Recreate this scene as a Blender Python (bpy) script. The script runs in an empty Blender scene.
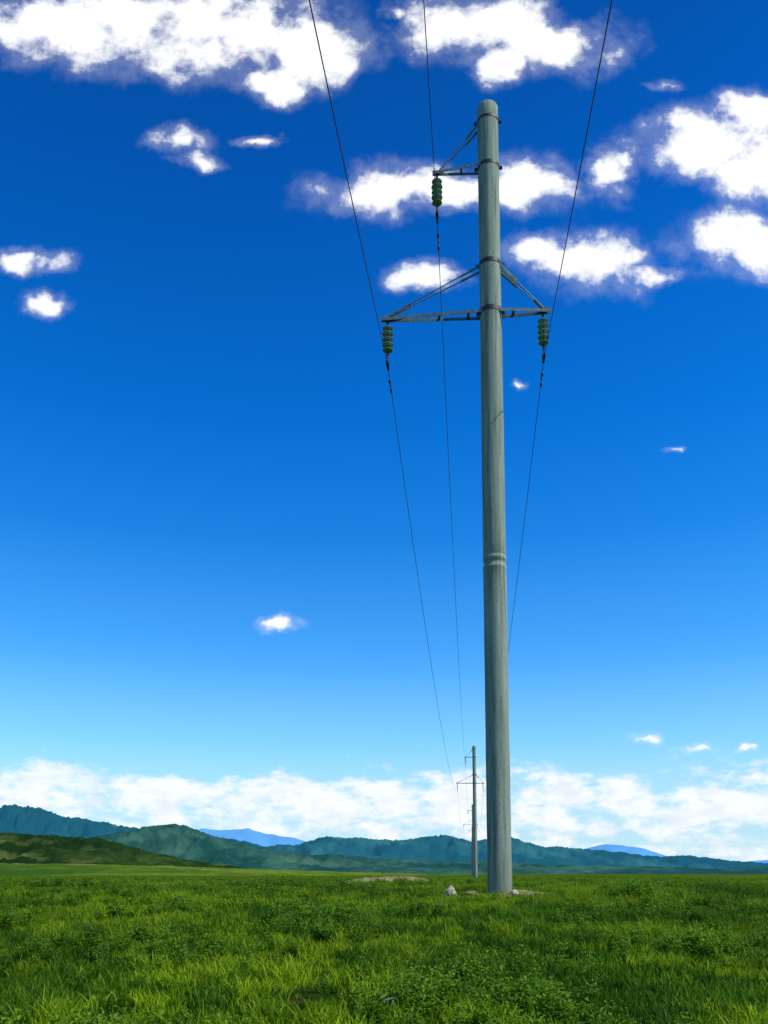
import bpy, bmesh, math, random
import numpy as np
from mathutils import Vector, Matrix, noise as mnoise

random.seed(7); rng = np.random.default_rng(7)
scene = bpy.context.scene
E = 1.5   # eye height over the ground at the viewer

def link(o):
    scene.collection.objects.link(o); return o
def mesh_obj(name, verts, faces, mat=None, smooth=False, do_link=True):
    me = bpy.data.meshes.new(name)
    me.from_pydata(verts, [], faces); me.update()
    if smooth:
        me.polygons.foreach_set("use_smooth", [True]*len(me.polygons))
    o = bpy.data.objects.new(name, me)
    if mat: me.materials.append(mat)
    if do_link: link(o)
    return o

# ------------------------------------------------------------------ node helpers
class NT:
    def __init__(s, nt): s.nt = nt; s.n = nt.nodes; s.l = nt.links
    def new(s, t, **kw):
        nd = s.n.new(t)
        for k, v in kw.items(): setattr(nd, k, v)
        return nd
    def put(s, sock, val):
        if hasattr(val, "is_output"): s.l.new(val, sock)
        else: sock.default_value = val
    def math(s, op, a, b=0.0, c=0.0, clamp=False):
        nd = s.new("ShaderNodeMath", operation=op, use_clamp=clamp)
        for i, v in enumerate((a, b, c)): s.put(nd.inputs[i], v)
        return nd.outputs[0]
    def vmath(s, op, a, b=(0,0,0), c=(0,0,0)):
        nd = s.new("ShaderNodeVectorMath", operation=op)
        s.put(nd.inputs[0], a); s.put(nd.inputs[1], b)
        if op == 'MULTIPLY_ADD': s.put(nd.inputs[2], c)
        return nd.outputs['Value'] if op in ('LENGTH','DOT_PRODUCT') else nd.outputs[0]
    def noise(s, vec, scale, detail=6, rough=.55, dist=0.0):
        nd = s.new("ShaderNodeTexNoise")
        s.put(nd.inputs['Vector'], vec); nd.inputs['Scale'].default_value = scale
        nd.inputs['Detail'].default_value = detail; nd.inputs['Roughness'].default_value = rough
        nd.inputs['Distortion'].default_value = dist
        return nd.outputs['Fac']
    def ramp(s, fac, stops):
        nd = s.new("ShaderNodeValToRGB"); s.put(nd.inputs[0], fac)
        el = nd.color_ramp.elements
        while len(el) < len(stops): el.new(.5)
        for e, (p, c) in zip(el, stops):
            e.position = p
            e.color = (c, c, c, 1) if isinstance(c, (int, float)) else (*c, 1)
        return nd.outputs[0]
    def mix(s, f, a, b, mode='MIX'):
        nd = s.new("ShaderNodeMix", data_type='RGBA', blend_type=mode)
        s.put(nd.inputs[0], f)
        for i, v in ((6, a), (7, b)):
            s.put(nd.inputs[i], (*v, 1) if isinstance(v, tuple) and len(v) == 3 else v)
        return nd.outputs[2]
    def mrange(s, v, a, b, c=0.0, d=1.0, smooth=False):
        nd = s.new("ShaderNodeMapRange")
        if smooth: nd.interpolation_type = 'SMOOTHSTEP'
        s.put(nd.inputs[0], v)
        for i, x in enumerate((a, b, c, d)): nd.inputs[i+1].default_value = x
        return nd.outputs[0]

def material(name):
    m = bpy.data.materials.new(name); m.use_nodes = True
    t = NT(m.node_tree); b = m.node_tree.nodes["Principled BSDF"]
    return m, t, b
def pos(t): return t.new("ShaderNodeNewGeometry").outputs['Position']
def objco(t): return t.new("ShaderNodeTexCoord").outputs['Object']
def bump(t, b, h, strength, dist):
    nd = t.new("ShaderNodeBump"); nd.inputs['Strength'].default_value = strength
    nd.inputs['Distance'].default_value = dist
    t.l.new(h, nd.inputs['Height']); t.l.new(nd.outputs[0], b.inputs['Normal'])

# ------------------------------------------------------------------ sun + sky
S = Vector((.92, -.39, 0)).normalized(); SUN_EL = math.radians(51)
S = Vector((S.x*math.cos(SUN_EL), S.y*math.cos(SUN_EL), math.sin(SUN_EL)))
sd = bpy.data.lights.new("sun", 'SUN'); sd.energy = 5.0; sd.angle = math.radians(.5); sd.color = (1, .95, .87)
so = link(bpy.data.objects.new("sun", sd)); so.rotation_euler = S.to_track_quat('Z', 'Y').to_euler()
so.location = (20, -20, 40)

world = bpy.data.worlds.new("World"); scene.world = world; world.use_nodes = True
w = NT(world.node_tree)
for n in list(w.n): w.n.remove(n)
D = w.vmath('NORMALIZE', w.new("ShaderNodeTexCoord").outputs['Generated'])
sx = w.new("ShaderNodeSeparateXYZ"); w.l.new(D, sx.inputs[0])
X, Y, Z = sx.outputs
sky = w.new("ShaderNodeTexSky", sky_type='NISHITA'); sky.sun_disc = False
sky.sun_elevation = SUN_EL; sky.sun_rotation = math.atan2(S.x, S.y)
sky.altitude = 1500; sky.air_density = 1.0; sky.dust_density = .3; sky.ozone_density = 2.0
hor = w.math('SQRT', w.math('ADD', w.math('MULTIPLY', X, X), w.math('MULTIPLY', Y, Y)))
elev = w.math('ARCTAN2', Z, hor)                      # radians
ef = w.math('DIVIDE', elev, 1.0, clamp=True)
tint = w.ramp(ef, [(0, (.50, .72, .76)), (.12, (.27, .66, .80)), (.27, (.08, .53, .86)),
                   (.5, (.012, .41, .86)), (.72, (.008, .30, .72)), (.95, (.008, .215, .52))])
tint = w.vmath('MULTIPLY', tint, (2.3, 2.55, 2.6))
skyc = w.mix(1.0, sky.outputs[0], tint, 'MULTIPLY')
# vertical "sky wall" coordinates: bearing tangent, height tangent
ay = w.math('MAXIMUM', w.math('ABSOLUTE', Y), .02)
cx = w.new("ShaderNodeCombineXYZ")
w.l.new(w.math('DIVIDE', X, ay), cx.inputs[0]); w.l.new(w.math('DIVIDE', Z, ay), cx.inputs[1])
P = cx.outputs[0]
wn = w.new("ShaderNodeTexNoise"); w.l.new(P, wn.inputs['Vector'])
wn.inputs['Scale'].default_value = 12; wn.inputs['Detail'].default_value = 4
wn.inputs['Roughness'].default_value = .6
PW = w.vmath('MULTIPLY_ADD', w.vmath('SUBTRACT', wn.outputs['Color'], (.5, .5, .5)), (.11, .06, 0), P)
CL = [(-.362,1.108,.135,.058,0),(-.203,1.104,.128,.060,0),(-.084,1.082,.066,.044,0),(-.143,1.028,.060,.026,.08),
 (-.445,1.130,.050,.038,.05),(.127,1.112,.095,.046,0),(.232,1.082,.076,.038,0),(.146,1.052,.040,.026,.08),
 (.021,1.131,.03,.012,.4),(-.252,.944,.048,.022,.24),(-.159,.95,.034,.011,.5),(-.239,.915,.05,.02,.58),
 (-.459,.772,.051,.020,.24),(-.433,.711,.036,.020,.36),
 (.0013,.873,.082,.032,0),(.182,.878,.060,.034,0),(.091,.862,.058,.022,.08),(.052,.75,.053,.020,.14),
 (.193,.788,.056,.024,.14),(.263,.772,.068,.036,.03),(.345,.752,.033,.017,.3),(.300,.898,.036,.032,.1),
 (.417,.935,.078,.050,0),(.487,.901,.065,.050,0),(.479,.99,.059,.026,.15),(.470,.797,.076,.040,0),
 (.372,1.023,.028,.014,.62),(-.121,.302,.026,.013,.3),(.352,.515,.016,.008,.66),(.164,.603,.018,.008,.68),
 (.317,.158,.026,.010,.46),(.378,.155,.018,.010,.5),(.436,.149,.018,.009,.5)]
L = None
for (a, b, ra, rb, bias) in CL:
    v = w.vmath('MULTIPLY_ADD', PW, (1/ra, 1/rb, 0), (-a/ra, -b/rb, 0))
    d = w.vmath('LENGTH', v)
    if bias: d = w.math('ADD', d, bias)
    L = d if L is None else w.math('SMOOTH_MIN', L, d, .15)
n1 = w.noise(P, 13, 8, .61, .1)
edge = w.mrange(L, 1.8, 1.1, smooth=True)
val = w.math('ADD', w.math('SUBTRACT', 1.0, L), w.math('MULTIPLY', w.math('SUBTRACT', n1, .5), 2.9))
core = w.mrange(val, -.20, .48, smooth=True)
veil = w.math('MULTIPLY', w.mrange(val, -.70, .20, smooth=True), .17)
dens = w.math('MULTIPLY', w.math('MAXIMUM', core, veil), edge)
# low cloud bank and haze along the whole horizon
eh = w.math('DIVIDE', Z, w.math('MAXIMUM', hor, .02))
az = w.math('ARCTAN2', X, Y)
cz = w.new("ShaderNodeCombineXYZ"); w.l.new(az, cz.inputs[0]); w.l.new(w.math('MULTIPLY', eh, 2.2), cz.inputs[1])
nb = w.noise(cz.outputs[0], 17, 7, .60, .1)
nlow = w.noise(cz.outputs[0], 4.5, 3, .55)
topn = w.math('MULTIPLY', w.math('SUBTRACT', nlow, .5), .09)
eb = w.math('SUBTRACT', eh, topn)
bank = w.ramp(eb, [(0, .50), (.035, .54), (.065, .72), (.092, .84), (.106, .60), (.125, .20), (.16, 0)])
band = w.math('ADD', bank, w.math('MULTIPLY', w.math('SUBTRACT', nb, .5), 2.7))
bandd = w.math('MULTIPLY', w.math('MULTIPLY', w.mrange(band, .30, .86, smooth=True), .95), w.mrange(eb, .15, .11))
haze = w.ramp(eh, [(0, .88), (.06, .78), (.11, .55), (.15, .28), (.24, .08), (.4, 0)])
c1 = w.mix(haze, skyc, (5.2, 7.3, 8.8))
shb = w.mrange(w.noise(cz.outputs[0], 26, 4, .55), .45, .68)
c2 = w.mix(bandd, c1, w.mix(w.math('MULTIPLY', shb, .55), (10, 10.2, 10.3), (6.4, 7.9, 9.2)))
sh = w.mrange(w.noise(PW, 15, 4, .55), .52, .78)
ccol = w.mix(w.math('MULTIPLY', sh, .30), (10.6, 10.7, 10.8), (7.2, 8.2, 9.6))
c3 = w.mix(dens, c2, ccol)
bg = w.new("ShaderNodeBackground"); w.l.new(c3, bg.inputs[0]); bg.inputs[1].default_value = .1
wo = w.new("ShaderNodeOutputWorld"); w.l.new(bg.outputs[0], wo.inputs[0])

# ------------------------------------------------------------------ ground
HP = ([-300,-60,0,6,12,17.7,25,50,115,212,400,1000,4000,30000], [1.9,1.6,1.5,1.18,.74,.47,.48,.62,.92,1.3,2.0,4.0,12,90])
def gz(x, y):
    z = E - float(np.interp(y, *HP))
    if abs(x) < 400 and abs(y) < 500:
        z += .035*mnoise.noise(Vector((x*.5, y*.5, 0))) + .07*mnoise.noise(Vector((x*.08, y*.08, 3)))
    return z
xs = [0.0]; st = .5
while xs[-1] < 28000: xs.append(xs[-1]+st); st *= 1.045 if xs[-1] < 60 else 1.12
xs = [-v for v in xs[:0:-1]] + xs
ys = list(np.arange(-12, 60, .5)); st = .5
while ys[-1] < 28000: st *= 1.06; ys.append(ys[-1]+st)
yb = [-12.0]; st = 1
while yb[-1] > -3000: st *= 1.3; yb.append(yb[-1]-st)
ys = yb[:0:-1] + ys
V = [(x, y, gz(x, y)) for y in ys for x in xs]; nx = len(xs)
F = [(j*nx+i, j*nx+i+1, (j+1)*nx+i+1, (j+1)*nx+i) for j in range(len(ys)-1) for i in range(nx-1)]
gm, t, b = material("meadow_ground"); p = pos(t)
big = t.noise(p, .02, 5, .6); mid = t.noise(p, .3, 6, .65); fine = t.noise(p, 9, 5, .7)
g1 = t.mix(t.mrange(mid, .40, .60), (.010, .038, .004), (.085, .158, .008))
g2 = t.mix(t.math('MULTIPLY', t.mrange(big, .44, .58), .8), g1, (.115, .172, .012))
g3 = t.mix(t.math('MULTIPLY', t.mrange(fine, .42, .66), .8), g2, (.008, .024, .003))
soil = t.mrange(t.noise(p, .9, 5, .6), .62, .72)
g4 = t.mix(t.math('MULTIPLY', soil, .5), g3, (.11, .080, .035))
t.l.new(g4, b.inputs['Base Color']); b.inputs['Roughness'].default_value = 1
b.inputs['Specular IOR Level'].default_value = .0
bump(t, b, fine, 1, .12)
ground = mesh_obj("ground", V, F, gm, True)

# ------------------------------------------------------------------ hills and mountains
def ridge(name, D0, prof, mat, a0, a1, depth=.28, na=520, ns=64, rough=.3, seed=0, fx=1.0, jag=.0011):
    A = [q[0] for q in prof]; T = [q[1]/1000 for q in prof]
    vs = []; fs = []
    for i in range(na):
        a = a0+(a1-a0)*i/(na-1)
        H = float(np.interp(a, A, T))*D0
        for j in range(ns):
            s = -1+2*j/(ns-1)
            d = D0*(1+depth*s)
            k = fx/(D0*.04)
            q = Vector((a*d*k, d*k*.6, seed))
            sp = 1-abs(mnoise.fractal(q, .8, 2.1, 6)*1.8)
            sh_ = math.cos(s*math.pi/2)**1.25
            z = H*sh_*(1-rough*(1-sh_**.5)) + (H*.7+D0*.01)*rough*(sp-.55)*(1-abs(s))*min(1, abs(s)*3+.10)
            z += D0*jag*mnoise.fractal(Vector((a*45, seed*3.1, 0)), 1.0, 2.2, 5)*sh_
            vs.append((a*d, d, z+E-D0*.006*(1-sh_)-.002*D0))
    for i in range(na-1):
        for j in range(ns-1):
            fs.append((i*ns+j, (i+1)*ns+j, (i+1)*ns+j+1, i*ns+j+1))
    return mesh_obj(name, vs, fs, mat, True)
def hillmat(name, c1, c2, c3, scale, hz, haze_emit, c4=None):
    m, t, b = material(name); p = pos(t)
    n = t.noise(p, scale, 7, .66); n2 = t.noise(p, scale*.28, 5, .6)
    c = t.mix(t.mrange(n, .42, .60), c1, c2); c = t.mix(t.mrange(n2, .48, .58), c, c3)
    if c4:
        c = t.mix(t.mrange(t.noise(p, scale*.55, 6, .6), .56, .66), c, c4)
    t.l.new(c, b.inputs['Base Color']); b.inputs['Roughness'].default_value = 1
    b.inputs['Specular IOR Level'].default_value = 0
    b.inputs['Emission Color'].default_value = (*hz, 1); b.inputs['Emission Strength'].default_value = haze_emit  # aerial haze painted in as a constant emission; the slopes are no light source
    bump(t, b, n, 1, .25/scale*.12)
    return m
mFar = hillmat("far_mountain_slopes", (.04,.12,.25), (.05,.15,.28), (.04,.11,.24), .0006, (.12,.42,.85), .55)  # distance haze also tinted into the blue base colours
mMid = hillmat("mountain_slopes", (.003,.028,.038), (.022,.082,.080), (.004,.032,.048), .0025, (.025,.21,.34), .36)  # dark teal patches paint slope shading into the colour
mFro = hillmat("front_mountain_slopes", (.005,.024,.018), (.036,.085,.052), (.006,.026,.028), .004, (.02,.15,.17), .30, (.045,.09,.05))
mLow = hillmat("low_hill_grass", (.008,.026,.006), (.030,.060,.012), (.007,.022,.006), .012, (.03,.09,.05), .06, (.075,.105,.022))  # dark green noise stands in for cloud shadow on the grass
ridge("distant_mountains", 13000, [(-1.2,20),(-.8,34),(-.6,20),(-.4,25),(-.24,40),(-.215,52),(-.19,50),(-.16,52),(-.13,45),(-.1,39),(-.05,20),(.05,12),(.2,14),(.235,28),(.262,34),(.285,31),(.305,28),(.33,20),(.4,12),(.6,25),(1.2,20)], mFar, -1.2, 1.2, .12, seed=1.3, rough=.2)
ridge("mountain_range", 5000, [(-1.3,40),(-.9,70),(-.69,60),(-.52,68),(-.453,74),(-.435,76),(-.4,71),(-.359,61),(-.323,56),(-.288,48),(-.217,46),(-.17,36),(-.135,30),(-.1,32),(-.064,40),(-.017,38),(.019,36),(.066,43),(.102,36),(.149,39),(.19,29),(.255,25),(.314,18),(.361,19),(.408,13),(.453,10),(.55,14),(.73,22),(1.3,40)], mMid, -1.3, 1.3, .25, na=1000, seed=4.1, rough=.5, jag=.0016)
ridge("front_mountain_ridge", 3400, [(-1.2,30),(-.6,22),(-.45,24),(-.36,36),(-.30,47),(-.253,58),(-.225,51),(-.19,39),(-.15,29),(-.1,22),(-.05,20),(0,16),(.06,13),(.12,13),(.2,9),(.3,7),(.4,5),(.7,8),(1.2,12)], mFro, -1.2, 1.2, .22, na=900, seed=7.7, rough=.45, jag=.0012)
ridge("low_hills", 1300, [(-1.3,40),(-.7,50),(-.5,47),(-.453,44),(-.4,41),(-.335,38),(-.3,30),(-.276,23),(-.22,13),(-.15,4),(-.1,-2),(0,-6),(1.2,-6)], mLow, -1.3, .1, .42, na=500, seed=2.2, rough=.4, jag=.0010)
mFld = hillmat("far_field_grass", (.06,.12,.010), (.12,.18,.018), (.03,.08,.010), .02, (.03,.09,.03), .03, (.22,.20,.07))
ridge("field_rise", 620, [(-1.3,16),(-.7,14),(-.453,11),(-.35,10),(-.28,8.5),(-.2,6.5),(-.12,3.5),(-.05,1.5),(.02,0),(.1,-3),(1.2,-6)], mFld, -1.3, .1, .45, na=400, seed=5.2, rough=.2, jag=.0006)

# ------------------------------------------------------------------ utility pole materials
mc, t, b = material("weathered_concrete"); p = objco(t)
st_ = t.vmath('MULTIPLY', p, (9, 9, .35)); streak = t.noise(st_, 1.6, 7, .62)
blot = t.noise(p, 1.1, 6, .6); grain = t.noise(p, 30, 5, .75)
c = t.mix(t.mrange(streak, .36, .66), (.125, .165, .118), (.33, .41, .315))
c = t.mix(t.mrange(blot, .42, .7), c, (.23, .295, .222))
c = t.mix(t.math('MULTIPLY', t.mrange(grain, .50, .68), .55), c, (.06, .082, .06))
sz = t.new("ShaderNodeSeparateXYZ"); t.l.new(p, sz.inputs[0])
low = t.math('MULTIPLY', t.mrange(sz.outputs[2], 1.2, 0), .5)
c = t.mix(low, c, (.14, .14, .09))
t.l.new(c, b.inputs['Base Color']); b.inputs['Roughness'].default_value = .9
b.inputs['Specular IOR Level'].default_value = .2
bump(t, b, t.math('ADD', grain, streak), .6, .015)
ms, t, b = material("galvanised_steel"); p = objco(t)
c = t.mix(t.mrange(t.noise(p, 14, 5, .6), .35, .7), (.06, .11, .11), (.17, .26, .255))
t.l.new(c, b.inputs['Base Color']); b.inputs['Metallic'].default_value = .1; b.inputs['Roughness'].default_value = .5
md, t, b = material("dark_iron"); p = objco(t)
c = t.mix(t.noise(p, 20, 4), (.02, .022, .024), (.06, .06, .06))
t.l.new(c, b.inputs['Base Color']); b.inputs['Metallic'].default_value = .5; b.inputs['Roughness'].default_value = .55
mg, t, b = material("green_glass"); p = objco(t)
c = t.mix(t.noise(p, 9, 3), (.10, .24, .20), (.28, .46, .40))
t.l.new(c, b.inputs['Base Color']); b.inputs['Roughness'].default_value = .12
b.inputs['Coat Weight'].default_value = .6
mw, t, b = material("aluminium_cable"); p = objco(t)
c = t.mix(t.noise(p, 6, 3), (.018, .02, .024), (.05, .052, .055))
t.l.new(c, b.inputs['Base Color']); b.inputs['Roughness'].default_value = .7

def lathe(prof, n=40, center=(0, 0, 0)):
    vs = []; fs = []
    for (r, z) in prof:
        for i in range(n):
            a = 2*math.pi*i/n
            vs.append((center[0]+r*math.cos(a), center[1]+r*math.sin(a), center[2]+z))
    for k in range(len(prof)-1):
        for i in range(n):
            fs.append((k*n+i, k*n+(i+1) % n, (k+1)*n+(i+1) % n, (k+1)*n+i))
    fs.append(tuple(reversed(range(n)))); fs.append(tuple((len(prof)-1)*n+i for i in range(n)))
    return vs, fs
def join(parts):
    V = []; F = []
    for v, f in parts:
        o = len(V); V += [tuple(q) for q in v]; F += [tuple(i+o for i in g) for g in f]
    return V, F
def beam(a, b, wd, ht=None, up=(0, 0, 1)):
    ht = ht or wd; a = Vector(a); b = Vector(b); d = (b-a).normalized(); up = Vector(up)
    if abs(d.dot(up)) > .98: up = Vector((0, 1, 0))
    s = d.cross(up).normalized(); u = s.cross(d)
    vs = [e+s*i*wd/2+u*j*ht/2 for e in (a, b) for i, j in ((-1,-1),(1,-1),(1,1),(-1,1))]
    return vs, [(3,2,1,0),(4,5,6,7),(0,1,5,4),(1,2,6,5),(2,3,7,6),(3,0,4,7)]
def angle_iron(a, b, w_=.07, th=.009):
    a = Vector(a); b = Vector(b); d = (b-a).normalized(); up = Vector((0, 0, 1))
    s = d.cross(up).normalized(); u = s.cross(d)
    p1 = beam(a, b, w_, th)
    p2 = beam(a+s*(w_/2-th/2)-u*(w_/2+th/2), b+s*(w_/2-th/2)-u*(w_/2+th/2), th, w_)
    return join([p1, p2])
def rod(a, b, r, n=10):
    a = Vector(a); b = Vector(b); q = (b-a).to_track_quat('Z', 'Y').to_matrix(); Ln = (b-a).length
    v, f = lathe([(r, 0), (r, Ln)], n)
    return [a+q@Vector(x) for x in v], f

HPOLE = 17.98
def rad(z): return .2525 - (.2525-.236)*z/HPOLE
prof = [(rad(0)+.004, -1.6)]
zz = 0
while zz < HPOLE-.05:
    prof.append((rad(zz)+.0015*math.sin(zz*5.1), zz)); zz += .3
jt = 7.10
prof = [q for q in prof if not (jt-.25 < q[1] < jt+.25)]
prof += [(rad(jt)+.001, jt-.20), (rad(jt)+.007, jt-.18), (rad(jt)+.008, jt-.13), (rad(jt)-.010, jt-.115), (rad(jt)-.012, jt-.02),
         (rad(jt)+.004, jt), (rad(jt)+.005, jt+.09), (rad(jt)-.006, jt+.10), (rad(jt)-.006, jt+.12), (rad(jt), jt+.14),
         (rad(HPOLE)+.002, HPOLE-.03), (rad(HPOLE)-.012, HPOLE), (rad(HPOLE)-.07, HPOLE), (rad(HPOLE)-.08, HPOLE-.12)]
prof[1:] = sorted(prof[1:-3], key=lambda q: q[1]) + prof[-3:]
shaft_v, shaft_f = lathe(prof, 56)
# lower cross-arm, local x across the line, y along the line
zl = 12.90
LL, LR = -2.43, 1.29
pr = rad(zl)
HW = .14
arm = []
xe = math.sqrt(pr*pr-HW*HW)-.02
for sy in (-1, 1):
    arm.append(angle_iron((LL, sy*.035, zl), (-xe, sy*HW, zl-.02), .065))
    arm.append(angle_iron((xe, sy*HW, zl-.02), (LR, sy*.035, zl-.05), .065))
arm.append(beam((-1.15, -.09, zl-.02), (-1.15, .09, zl-.02), .06, .012))
arm.append(beam((-.50, -.13, zl-.028), (-.50, .13, zl-.028), .07, .012))
arm.append(beam((.50, -.11, zl-.04), (.50, .11, zl-.04), .07, .012))
arm.append(beam((LL-.05, 0, zl+.0), (LL+.24, 0, zl), .014, .14))
arm.append(beam((LR-.24, 0, zl-.05), (LR+.05, 0, zl-.05), .014, .14))
arm_l = join(arm)
zc = 14.03
ties = []
for sy in (-1, 1):
    ties.append(rod((LL+.12, sy*.02, zl+.06), (-.20, sy*.11, zc-.05), .013))
    ties.append(beam((LL+.1, sy*.025, zl+.045), (LL+.66, sy*.04, zl+.29), .012, .05))
    ties.append(beam((-.66, sy*.085, zc-.27), (-.21, sy*.105, zc-.05), .014, .05))
    ties.append(rod((LR-.12, sy*.02, zl+.01), (.20, sy*.11, zc-.05), .013))
    ties.append(beam((.60, sy*.08, zc-.49), (.20, sy*.11, zc-.04), .014, .085))
    ties.append(beam((LR-.1, sy*.025, zl-.005), (LR-.32, sy*.035, zl+.22), .012, .05))
ties_j = join(ties)
def collar(z, h=.10):
    r = rad(z)
    parts = [lathe([(r-.01, -h/2), (r+.010, -h/2), (r+.012, h/2), (r-.01, h/2)], 40, (0, 0, z))]
    for sx_ in (-1, 1):
        parts.append(beam((sx_*(r+.008), 0, z), (sx_*(r+.08), 0, z), .03, h*.9))
        parts.append(rod((sx_*(r+.05), -.06, z), (sx_*(r+.05), .06, z), .014))
    return join(parts)
cols = join([collar(zc, .09), collar(zl-.02, .10), collar(16.44, .07), collar(17.60, .05)])
zu = 16.44; LU = -1.24; ru = rad(zu)
up = []
for sy in (-1, 1):
    up.append(angle_iron((LU, sy*.03, zu), (-.17, sy*.14, zu+.03), .06))
    up.append(rod((LU+.12, sy*.02, zu+.05), (-.20, sy*.11, 17.52), .012))
    up.append(beam((-.50, sy*.075, 17.16), (-.20, sy*.105, 17.53), .014, .055))
up.append(beam((-.62, -.10, zu-.01), (-.62, .10, zu-.01), .05, .012))
up.append(beam((LU-.04, 0, zu), (LU+.22, 0, zu), .014, .13))
up_j = join(up)
def insul(x, z, n=5):
    met = [rod((x, 0, z+.02), (x, 0, z-.14), .014), rod((x-.03, 0, z-.04), (x+.03, 0, z-.04), .03)]
    gl = []; zt = z-.12; pt = .132
    for i in range(n):
        c0 = zt-i*pt; rr = (.88, .96, .92, .96, .86)[i]
        met.append(lathe([(.012, 0), (.038, -.01), (.042, -.04), (.03, -.05)], 16, (x, 0, c0)))
        met.append(rod((x, 0, c0-.05), (x, 0, c0-pt), .011))
        gl.append(lathe([(.035, -.036), (.085*rr, -.042), (.130*rr, -.058), (.135*rr, -.068), (.12*rr, -.068), (.10*rr, -.078), (.088*rr, -.066), (.065, -.076), (.05, -.064), (.02, -.066)], 26, (x, 0, c0)))
    zb = zt-n*pt
    met.append(rod((x, 0, zb+.06), (x, 0, zb-.24), .014))
    met.append(beam((x, 0, zb-.0), (x, 0, zb-.10), .05, .02))
    met.append(beam((x, 0, zb-.13), (x, 0, zb-.22), .02, .055))
    zw = zb-.28
    met.append(beam((x, -.17, zw-.005), (x, .17, zw-.005), .05, .05))
    met.append(beam((x, -.05, zw+.03), (x, .05, zw+.03), .07, .07))
    return met, gl, zw
ins = []
for (x, z) in ((LU+.06, zu-.04), (LL+.11, zl-.05), (LR-.14, zl-.10)):
    ins.append((x, *insul(x, z)))
met_j = join([q for i in ins for q in i[1]]); gl_j = join([q for i in ins for q in i[2]])

def mk(name, vf, mat, smooth=False):
    me = bpy.data.meshes.new(name); me.from_pydata(vf[0], [], vf[1]); me.update(); me.materials.append(mat)
    if smooth:
        me.polygons.foreach_set("use_smooth", [len(p_.vertices) == 4 for p_ in me.polygons])
    return me
parts = [("shaft", mk("shaft", (shaft_v, shaft_f), mc, True)), ("crossarm", mk("crossarm", arm_l, ms)),
         ("tie_rods", mk("tie_rods", ties_j, ms)), ("clamps", mk("clamps", cols, md)),
         ("upper_bracket", mk("upper_bracket", up_j, ms)), ("insulator_fittings", mk("insulator_fittings", met_j, md)),
         ("insulators", mk("insulators", gl_j, mg, True))]
LX, SL = 2.39, .1019; YP0 = 17.7; SPAN = 97.3
yaw = -math.atan(SL)
pole_pts = []
for k in (0, 1, 2, 3, 4, 5, 6, -1):
    y = YP0+SPAN*k; x = LX+SL*SPAN*k
    z = {0: E-.46}.get(k, gz(x, y)-.02)
    root = link(bpy.data.objects.new("utility_pole", None)); root.location = (x, y, z)
    root.rotation_euler = (0, 0, yaw); root.empty_display_size = .5
    for nm, me in parts:
        o = link(bpy.data.objects.new(nm, me)); o.parent = root
    pole_pts.append((k, Vector((x, y, z))))
pole_pts.sort(key=lambda q: q[0])
R = Matrix.Rotation(yaw, 3, 'Z')
# ------------------------------------------------------------------ conductors
def tube(pts, r, n=6):
    vs = []; fs = []
    for i, p_ in enumerate(pts):
        d = (pts[min(i+1, len(pts)-1)]-pts[max(i-1, 0)]).normalized()
        s = d.cross(Vector((0, 0, 1))).normalized(); u = s.cross(d)
        for j in range(n):
            a = 2*math.pi*j/n; vs.append(p_+s*r*math.cos(a)+u*r*math.sin(a))
        if i:
            for j in range(n):
                fs.append(((i-1)*n+j, (i-1)*n+(j+1) % n, i*n+(j+1) % n, i*n+j))
    return vs, fs
for (ix, _, _, zw) in ins:
    segs = []
    for (k0, p0), (k1, p1) in zip(pole_pts[:-1], pole_pts[1:]):
        a = p0+R@Vector((ix, 0, zw)); b_ = p1+R@Vector((ix, 0, zw))
        sag = 3.6 if k0 == -1 else 2.5
        pts = [a.lerp(b_, i/90)-Vector((0, 0, 4*sag*(i/90)*(1-i/90))) for i in range(91)]
        segs.append(tube(pts, .0085))
        if k0 == 0:
            base = a; dirv = (pts[1]-pts[0]).normalized()
            c0 = base+dirv*.65+Vector((0, 0, -.05))
            segs.append(rod(c0-dirv*.2, c0+dirv*.2, .008))
            segs.append(rod(c0-dirv*.22, c0-dirv*.12, .026)); segs.append(rod(c0+dirv*.12, c0+dirv*.22, .026))
            segs.append(beam(c0, c0+Vector((0, 0, .06)), .03, .03))
    v, f = join(segs); mesh_obj("power_line", v, f, mw, True)

# ------------------------------------------------------------------ rocks and soil at the pole foot
def rockmat(name, c1, c2):
    m, t, b = material(name); p = objco(t)
    t.l.new(t.mix(t.mrange(t.noise(p, 7, 6, .65), .35, .65), c1, c2), b.inputs['Base Color'])
    b.inputs['Roughness'].default_value = .9; bump(t, b, t.noise(p, 22, 6, .7), .7, .03); return m
mr1 = rockmat("pale_stone", (.26, .23, .16), (.54, .49, .37)); mr2 = rockmat("brown_stone", (.17, .12, .06), (.34, .25, .13))
def rock(x, y, r, sc, mat, sd_):
    bm = bmesh.new(); bmesh.ops.create_icosphere(bm, subdivisions=4, radius=r)
    for v in bm.verts:
        n_ = v.co.normalized()
        k = 1+.35*mnoise.noise(n_*1.3+Vector((sd_, 0, 0)))+.16*mnoise.noise(n_*3.4+Vector((0, sd_, 0)))
        cell = mnoise.cell(n_*2+Vector((sd_, sd_, 0)))
        v.co = Vector((v.co.x*sc[0], v.co.y*sc[1], v.co.z*sc[2]))*(k+.05*cell)
    me = bpy.data.meshes.new("rock"); bm.to_mesh(me); bm.free(); me.materials.append(mat)
    me.polygons.foreach_set("use_smooth", [True]*len(me.polygons))
    o = link(bpy.data.objects.new("rock", me)); o.location = (x, y, gz(x, y)+r*sc[2]*.22); o.rotation_euler = (0, 0, sd_)
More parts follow.
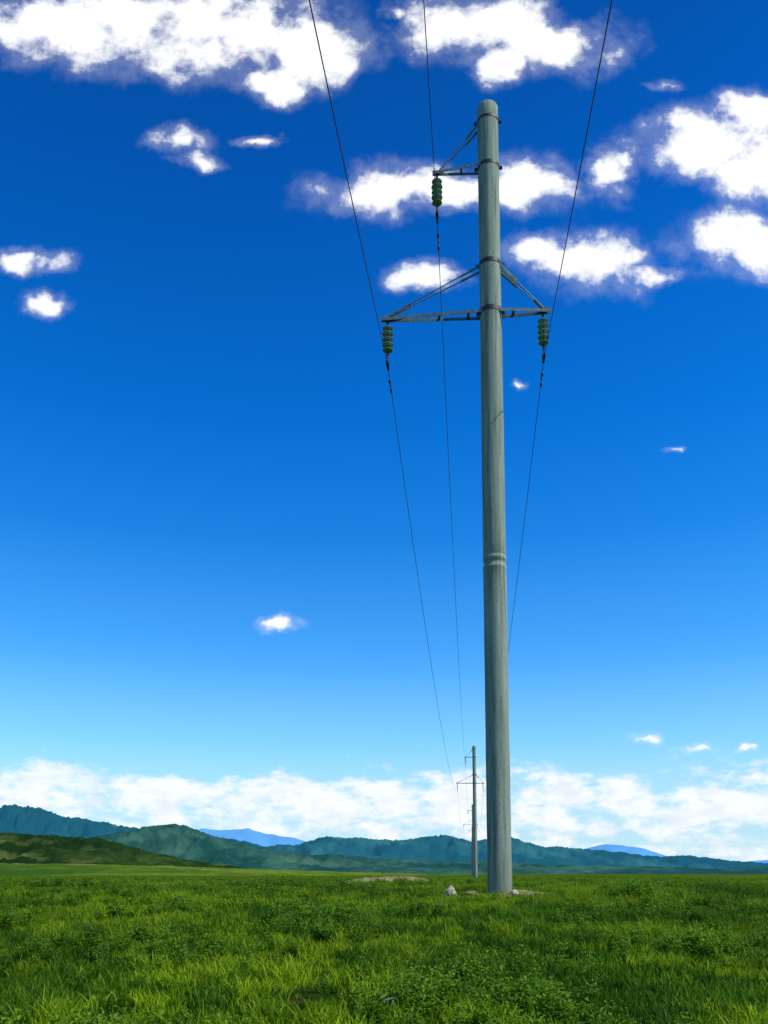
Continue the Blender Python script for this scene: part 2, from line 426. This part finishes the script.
for q in [(1.32, 17.0, .16, (.75, .8, 1.1), mr1, 1.0), (1.74, 17.1, .15, (1.4, .9, .7), mr2, 2.2),
          (2.62, 17.30, .10, (1.2, .9, .9), mr1, 4.4)]:
    rock(*q)
msl, t, b = material("sandy_soil"); p = pos(t)
t.l.new(t.mix(t.mrange(t.noise(p, 5, 7, .65), .35, .65), (.10, .09, .025), (.30, .25, .10)), b.inputs['Base Color'])
b.inputs['Roughness'].default_value = 1; bump(t, b, t.noise(p, 18, 6, .7), 1, .04)
def mound(name, cx_, cy_, rx, ry, h):
    vs = [(cx_, cy_, gz(cx_, cy_)+h)]; fs = []; NR, NA = 10, 60
    for i in range(1, NR+1):
        for j in range(NA):
            a = 2*math.pi*j/NA; k = 1+.4*mnoise.noise(Vector((math.cos(a)*1.5, math.sin(a)*1.5, cx_)))
            rr = i/NR; x = cx_+rx*rr*k*math.cos(a); y = cy_+ry*rr*k*math.sin(a)
            z = gz(x, y)+h*(math.cos(rr*math.pi)*.5+.5)+h*.4*mnoise.noise(Vector((x*3, y*3, 0)))*(1-rr)-.03*(rr == 1)
            vs.append((x, y, z))
    for j in range(NA): fs.append((0, 1+j, 1+(j+1) % NA))
    for i in range(NR-1):
        for j in range(NA):
            a0 = 1+i*NA; fs.append((a0+j, a0+NA+j, a0+NA+(j+1) % NA, a0+(j+1) % NA))
    return mesh_obj(name, vs, fs, msl, True)
mound("soil_mound", 2.75, 17.65, .90, .6, .07)
# worn dirt track curving over a slight rise left of the line
tv = []; tf = []; NT_, NC = 90, 7
for i in range(NT_):
    s = i/(NT_-1); x = -2.2+s*5.2; y = 40+10*s+5*s*s
    wd = (1.2+.35*mnoise.noise(Vector((s*7, 0, 0))))*min(1, math.sin(math.pi*s)**.5+.05)
    for j in range(NC):
        e = -1+2*j/(NC-1); yy = y+e*wd*1.8
        tv.append((x-e*wd*.5, yy, gz(x, yy)+(.36*math.sin(math.pi*s)**.5+.05*mnoise.noise(Vector((x*2, yy*2, 0))))*math.cos(e*math.pi/2)-.01))
    if i:
        for j in range(NC-1):
            a0 = (i-1)*NC+j; tf.append((a0, a0+NC, a0+NC+1, a0+1))
mesh_obj("dirt_track", tv, tf, msl, True)

# ------------------------------------------------------------------ vegetation
def foliage(name, dark, light, tip, sc=.8):
    m, t, b = material(name)
    p = pos(t); oi = t.new("ShaderNodeObjectInfo").outputs['Random']
    f = t.math('ADD', t.math('MULTIPLY', oi, .45), t.math('MULTIPLY', t.noise(p, sc, 4, .6), .8))
    c = t.mix(t.mrange(f, .42, .82), dark, light)
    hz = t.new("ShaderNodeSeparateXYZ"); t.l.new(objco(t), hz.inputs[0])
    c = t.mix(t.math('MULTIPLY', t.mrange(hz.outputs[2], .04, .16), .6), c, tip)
    pt = t.noise(p, .28, 4, .6)
    c = t.mix(t.math('MULTIPLY', t.mrange(pt, .47, .62), .45), c, t.mix(1.0, c, (.40, .45, .5), 'MULTIPLY'))
    t.l.new(c, b.inputs['Base Color']); b.inputs['Roughness'].default_value = .6
    b.inputs['Specular IOR Level'].default_value = .12
    tr = t.new("ShaderNodeBsdfTranslucent"); t.l.new(c, tr.inputs[0])
    mx = t.new("ShaderNodeMixShader"); mx.inputs[0].default_value = .38
    t.l.new(b.outputs[0], mx.inputs[1]); t.l.new(tr.outputs[0], mx.inputs[2])
    out = [n for n in t.n if n.type == 'OUTPUT_MATERIAL'][0]; t.l.new(mx.outputs[0], out.inputs[0])
    return m
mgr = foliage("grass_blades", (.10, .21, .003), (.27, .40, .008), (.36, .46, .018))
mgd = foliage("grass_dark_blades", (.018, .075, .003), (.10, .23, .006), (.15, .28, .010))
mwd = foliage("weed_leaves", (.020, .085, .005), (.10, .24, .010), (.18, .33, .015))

def tuft(nb, R_, h0, h1, wd):
    vs = []; fs = []
    for _ in range(nb):
        a = random.uniform(0, 6.283); r = R_*math.sqrt(random.random())
        bx, by = r*math.cos(a), r*math.sin(a); h = random.uniform(h0, h1)
        la = random.uniform(0, 6.283); le = h*random.uniform(.1, .9); fa = random.uniform(0, 6.283)
        cw, sw = math.cos(fa), math.sin(fa); o = len(vs); w_ = wd*random.uniform(.6, 1.3)
        for k, s in enumerate((0, .4, .75, 1)):
            x = bx+le*s*s*math.cos(la); y = by+le*s*s*math.sin(la); z = h*(s-.18*s*s*le/h)-.02*(s == 0)
            ww = w_*(1, .85, .55, 0)[k]/2
            if k < 3: vs += [(x-cw*ww, y-sw*ww, z), (x+cw*ww, y+sw*ww, z)]
            else: vs.append((x, y, z))
        fs += [(o, o+1, o+3, o+2), (o+2, o+3, o+5, o+4), (o+4, o+5, o+6)]
    return vs, fs
def weed(ns, h0, h1, R_, leaf):
    vs = []; fs = []
    for _ in range(ns):
        a = random.uniform(0, 6.283); h = random.uniform(h0, h1); out = R_*random.random()
        nl = int(h/.016)
        for k in range(nl):
            s = (k+1)/nl; x = out*(.3+s*.9)*math.cos(a); y = out*(.3+s*.9)*math.sin(a); z = h*s*.95
            la = k*2.4+random.uniform(-.4, .4); ll = leaf*random.uniform(.7, 1.3)*(1.15-.5*s); lw = ll*.42; el = random.uniform(.0, .9)
            dx, dy, dz = math.cos(la)*math.cos(el), math.sin(la)*math.cos(el), math.sin(el)
            px, py = -math.sin(la), math.cos(la); o = len(vs)
            vs += [(x, y, z), (x+dx*ll*.5+px*lw/2, y+dy*ll*.5+py*lw/2, z+dz*ll*.5+.004), (x+dx*ll, y+dy*ll, z+dz*ll-.01), (x+dx*ll*.5-px*lw/2, y+dy*ll*.5-py*lw/2, z+dz*ll*.5+.004)]
            fs += [(o, o+1, o+2, o+3)]
        o = len(vs); xx, yy = out*1.2*math.cos(a), out*1.2*math.sin(a)
        vs += [(xx*.25-.003, yy*.25, 0), (xx*.25+.003, yy*.25, 0), (xx, yy, h*.95)]; fs.append((o, o+1, o+2))
    return vs, fs
def collection(name, items):
    col = bpy.data.collections.new(name)
    for i, (vf, mat) in enumerate(items):
        o = mesh_obj(f"{name}_{i}", vf[0], vf[1], mat, False, False); col.objects.link(o)
    return col
gcol = collection("grass_tuft", [(tuft(34, .11, .03, .11, .009), mgr), (tuft(34, .10, .03, .09, .010), mgr), (tuft(30, .08, .05, .17, .008), mgr),
                                 (tuft(34, .11, .03, .09, .010), mgd), (tuft(34, .10, .04, .12, .009), mgd)])
wcol = collection("weed_plant", [(weed(9, .06, .15, .11, .046), mwd), (weed(8, .09, .22, .10, .054), mwd), (weed(11, .04, .10, .13, .038), mwd)])

def scatter(name, col, pts, scl, idx):
    me = bpy.data.meshes.new(name); me.from_pydata(pts, [], []); me.update()
    o = link(bpy.data.objects.new(name, me)); n = len(pts)
    a = me.attributes.new("scl", 'FLOAT', 'POINT'); a.data.foreach_set("value", np.asarray(scl, dtype=np.float32))
    a = me.attributes.new("idx", 'INT', 'POINT'); a.data.foreach_set("value", np.asarray(idx, dtype=np.int32))
    rot = np.zeros((n, 3), dtype=np.float32); rot[:, 2] = rng.uniform(0, 6.283, n); rot[:, :2] = rng.uniform(-.12, .12, (n, 2))
    a = me.attributes.new("rot", 'FLOAT_VECTOR', 'POINT'); a.data.foreach_set("vector", rot.ravel())
    ng = bpy.data.node_groups.new(name+"_scatter", 'GeometryNodeTree')
    ng.interface.new_socket("Geometry", in_out='INPUT', socket_type='NodeSocketGeometry')
    ng.interface.new_socket("Geometry", in_out='OUTPUT', socket_type='NodeSocketGeometry')
    gi = ng.nodes.new("NodeGroupInput"); go = ng.nodes.new("NodeGroupOutput")
    ci = ng.nodes.new("GeometryNodeCollectionInfo"); ci.inputs[0].default_value = col
    ci.inputs['Separate Children'].default_value = True; ci.inputs['Reset Children'].default_value = True
    ip = ng.nodes.new("GeometryNodeInstanceOnPoints"); ip.inputs['Pick Instance'].default_value = True
    def att(nm, ty):
        q = ng.nodes.new("GeometryNodeInputNamedAttribute"); q.data_type = ty; q.inputs[0].default_value = nm
        return [s for s in q.outputs if s.enabled and s.name == 'Attribute'][0]
    l = ng.links
    l.new(gi.outputs[0], ip.inputs['Points']); l.new(ci.outputs[0], ip.inputs['Instance'])
    l.new(att("idx", 'INT'), ip.inputs['Instance Index']); l.new(att("rot", 'FLOAT_VECTOR'), ip.inputs['Rotation'])
    l.new(att("scl", 'FLOAT'), ip.inputs['Scale']); l.new(ip.outputs[0], go.inputs[0])
    md_ = o.modifiers.new("scatter", 'NODES'); md_.node_group = ng
    return o
def samples(zones, keep):
    out = []; sc = []
    for (y0, y1, dens_, s0, s1) in zones:
        wy = lambda y: .56*y+4
        area = (y1-y0)*(wy(y0)+wy(y1)); n = int(area*dens_)
        for _ in range(n):
            while True:
                y = random.uniform(y0, y1)
                if random.random() < wy(y)/wy(y1): break
            x = random.uniform(-wy(y), wy(y)); k = keep(x, y)
            if random.random() > k: continue
            if (x-2.39)**2+(y-17.7)**2 < .09: continue
            if -2.1 < x < 2.9:
                s_ = (x+2.2)/5.2
                if -3.4 < y-(40+10*s_+5*s_*s_) < 1.5: continue
            out.append((x, y, gz(x, y))); sc.append(random.uniform(s0, s1)*(.6+.7*min(1, k)))
    return out, sc
def gk(x, y):
    n = mnoise.noise(Vector((x*.9, y*.9, 5)))*.5+.5
    k = .25+1.2*n
    if ((x-2.8)/1.1)**2+((y-17.4)/.8)**2 < 1: k *= .45
    if mnoise.noise(Vector((x*.8, y*.8, 11))) > .34: k *= .4
    return max(.08, k)
def wk(x, y):
    return max(0, mnoise.noise(Vector((x*.5, y*.5, 21)))*1.8+.32)
gp, gs = samples([(1.5, 5, 25, .8, 1.2), (5, 12, 84, .6, 1.4), (12, 24, 40, .7, 1.3), (24, 50, 9, .9, 1.3), (50, 110, 1.4, 1.1, 1.6)], gk)
gi_ = [3+random.randint(0, 1) if mnoise.noise(Vector((x*.35, y*.35, 9)))+.9*mnoise.noise(Vector((x*1.8, y*1.8, 2)))+random.uniform(-.15, .15) > .02 else random.randint(0, 2) for x, y, z in gp]
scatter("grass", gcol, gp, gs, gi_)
wp, ws = samples([(2, 5, 10, .8, 1.2), (5, 12, 34, .6, 1.5), (12, 26, 13, .8, 1.5), (26, 70, 2.6, 1.0, 1.5)], wk)
scatter("weeds", wcol, wp, ws, [random.randint(0, 2) for _ in wp])
print("grass", len(gp), "weeds", len(wp))
# a few pale blue wildflowers
mf, t, b = material("blue_petals")
t.l.new(t.mix(t.noise(objco(t), 30, 2), (.22, .25, .6), (.5, .5, .8)), b.inputs['Base Color'])
fv = []
for (x, y) in [(.03, 6.7), (.07, 6.74), (-.01, 6.78)]:
    z = gz(x, y)+.12
    pr_ = [beam((x, y, z-.13), (x, y, z), .003)]
    for k in range(6):
        a = k*math.pi/3; c_, s_ = math.cos(a), math.sin(a)
        pr_.append(([(x, y, z), (x+.012*c_-.006*s_, y+.012*s_+.006*c_, z+.008), (x+.022*c_, y+.022*s_, z+.006), (x+.012*c_+.006*s_, y+.012*s_-.006*c_, z+.008)], [(0, 1, 2, 3)]))
    fv += pr_
v, f = join(fv); mesh_obj("wildflowers", v, f, mf)

# ------------------------------------------------------------------ camera
cam = bpy.data.cameras.new("camera"); co = link(bpy.data.objects.new("camera", cam)); scene.camera = co
co.location = (0, 0, E); co.rotation_euler = (math.radians(96.8), 0, 0)
cam.sensor_width = 36; cam.lens = 29.88; cam.shift_y = .252; cam.clip_start = .05; cam.clip_end = 60000
scene.view_settings.view_transform = 'Standard'; scene.view_settings.look = 'None'; scene.view_settings.exposure = 0
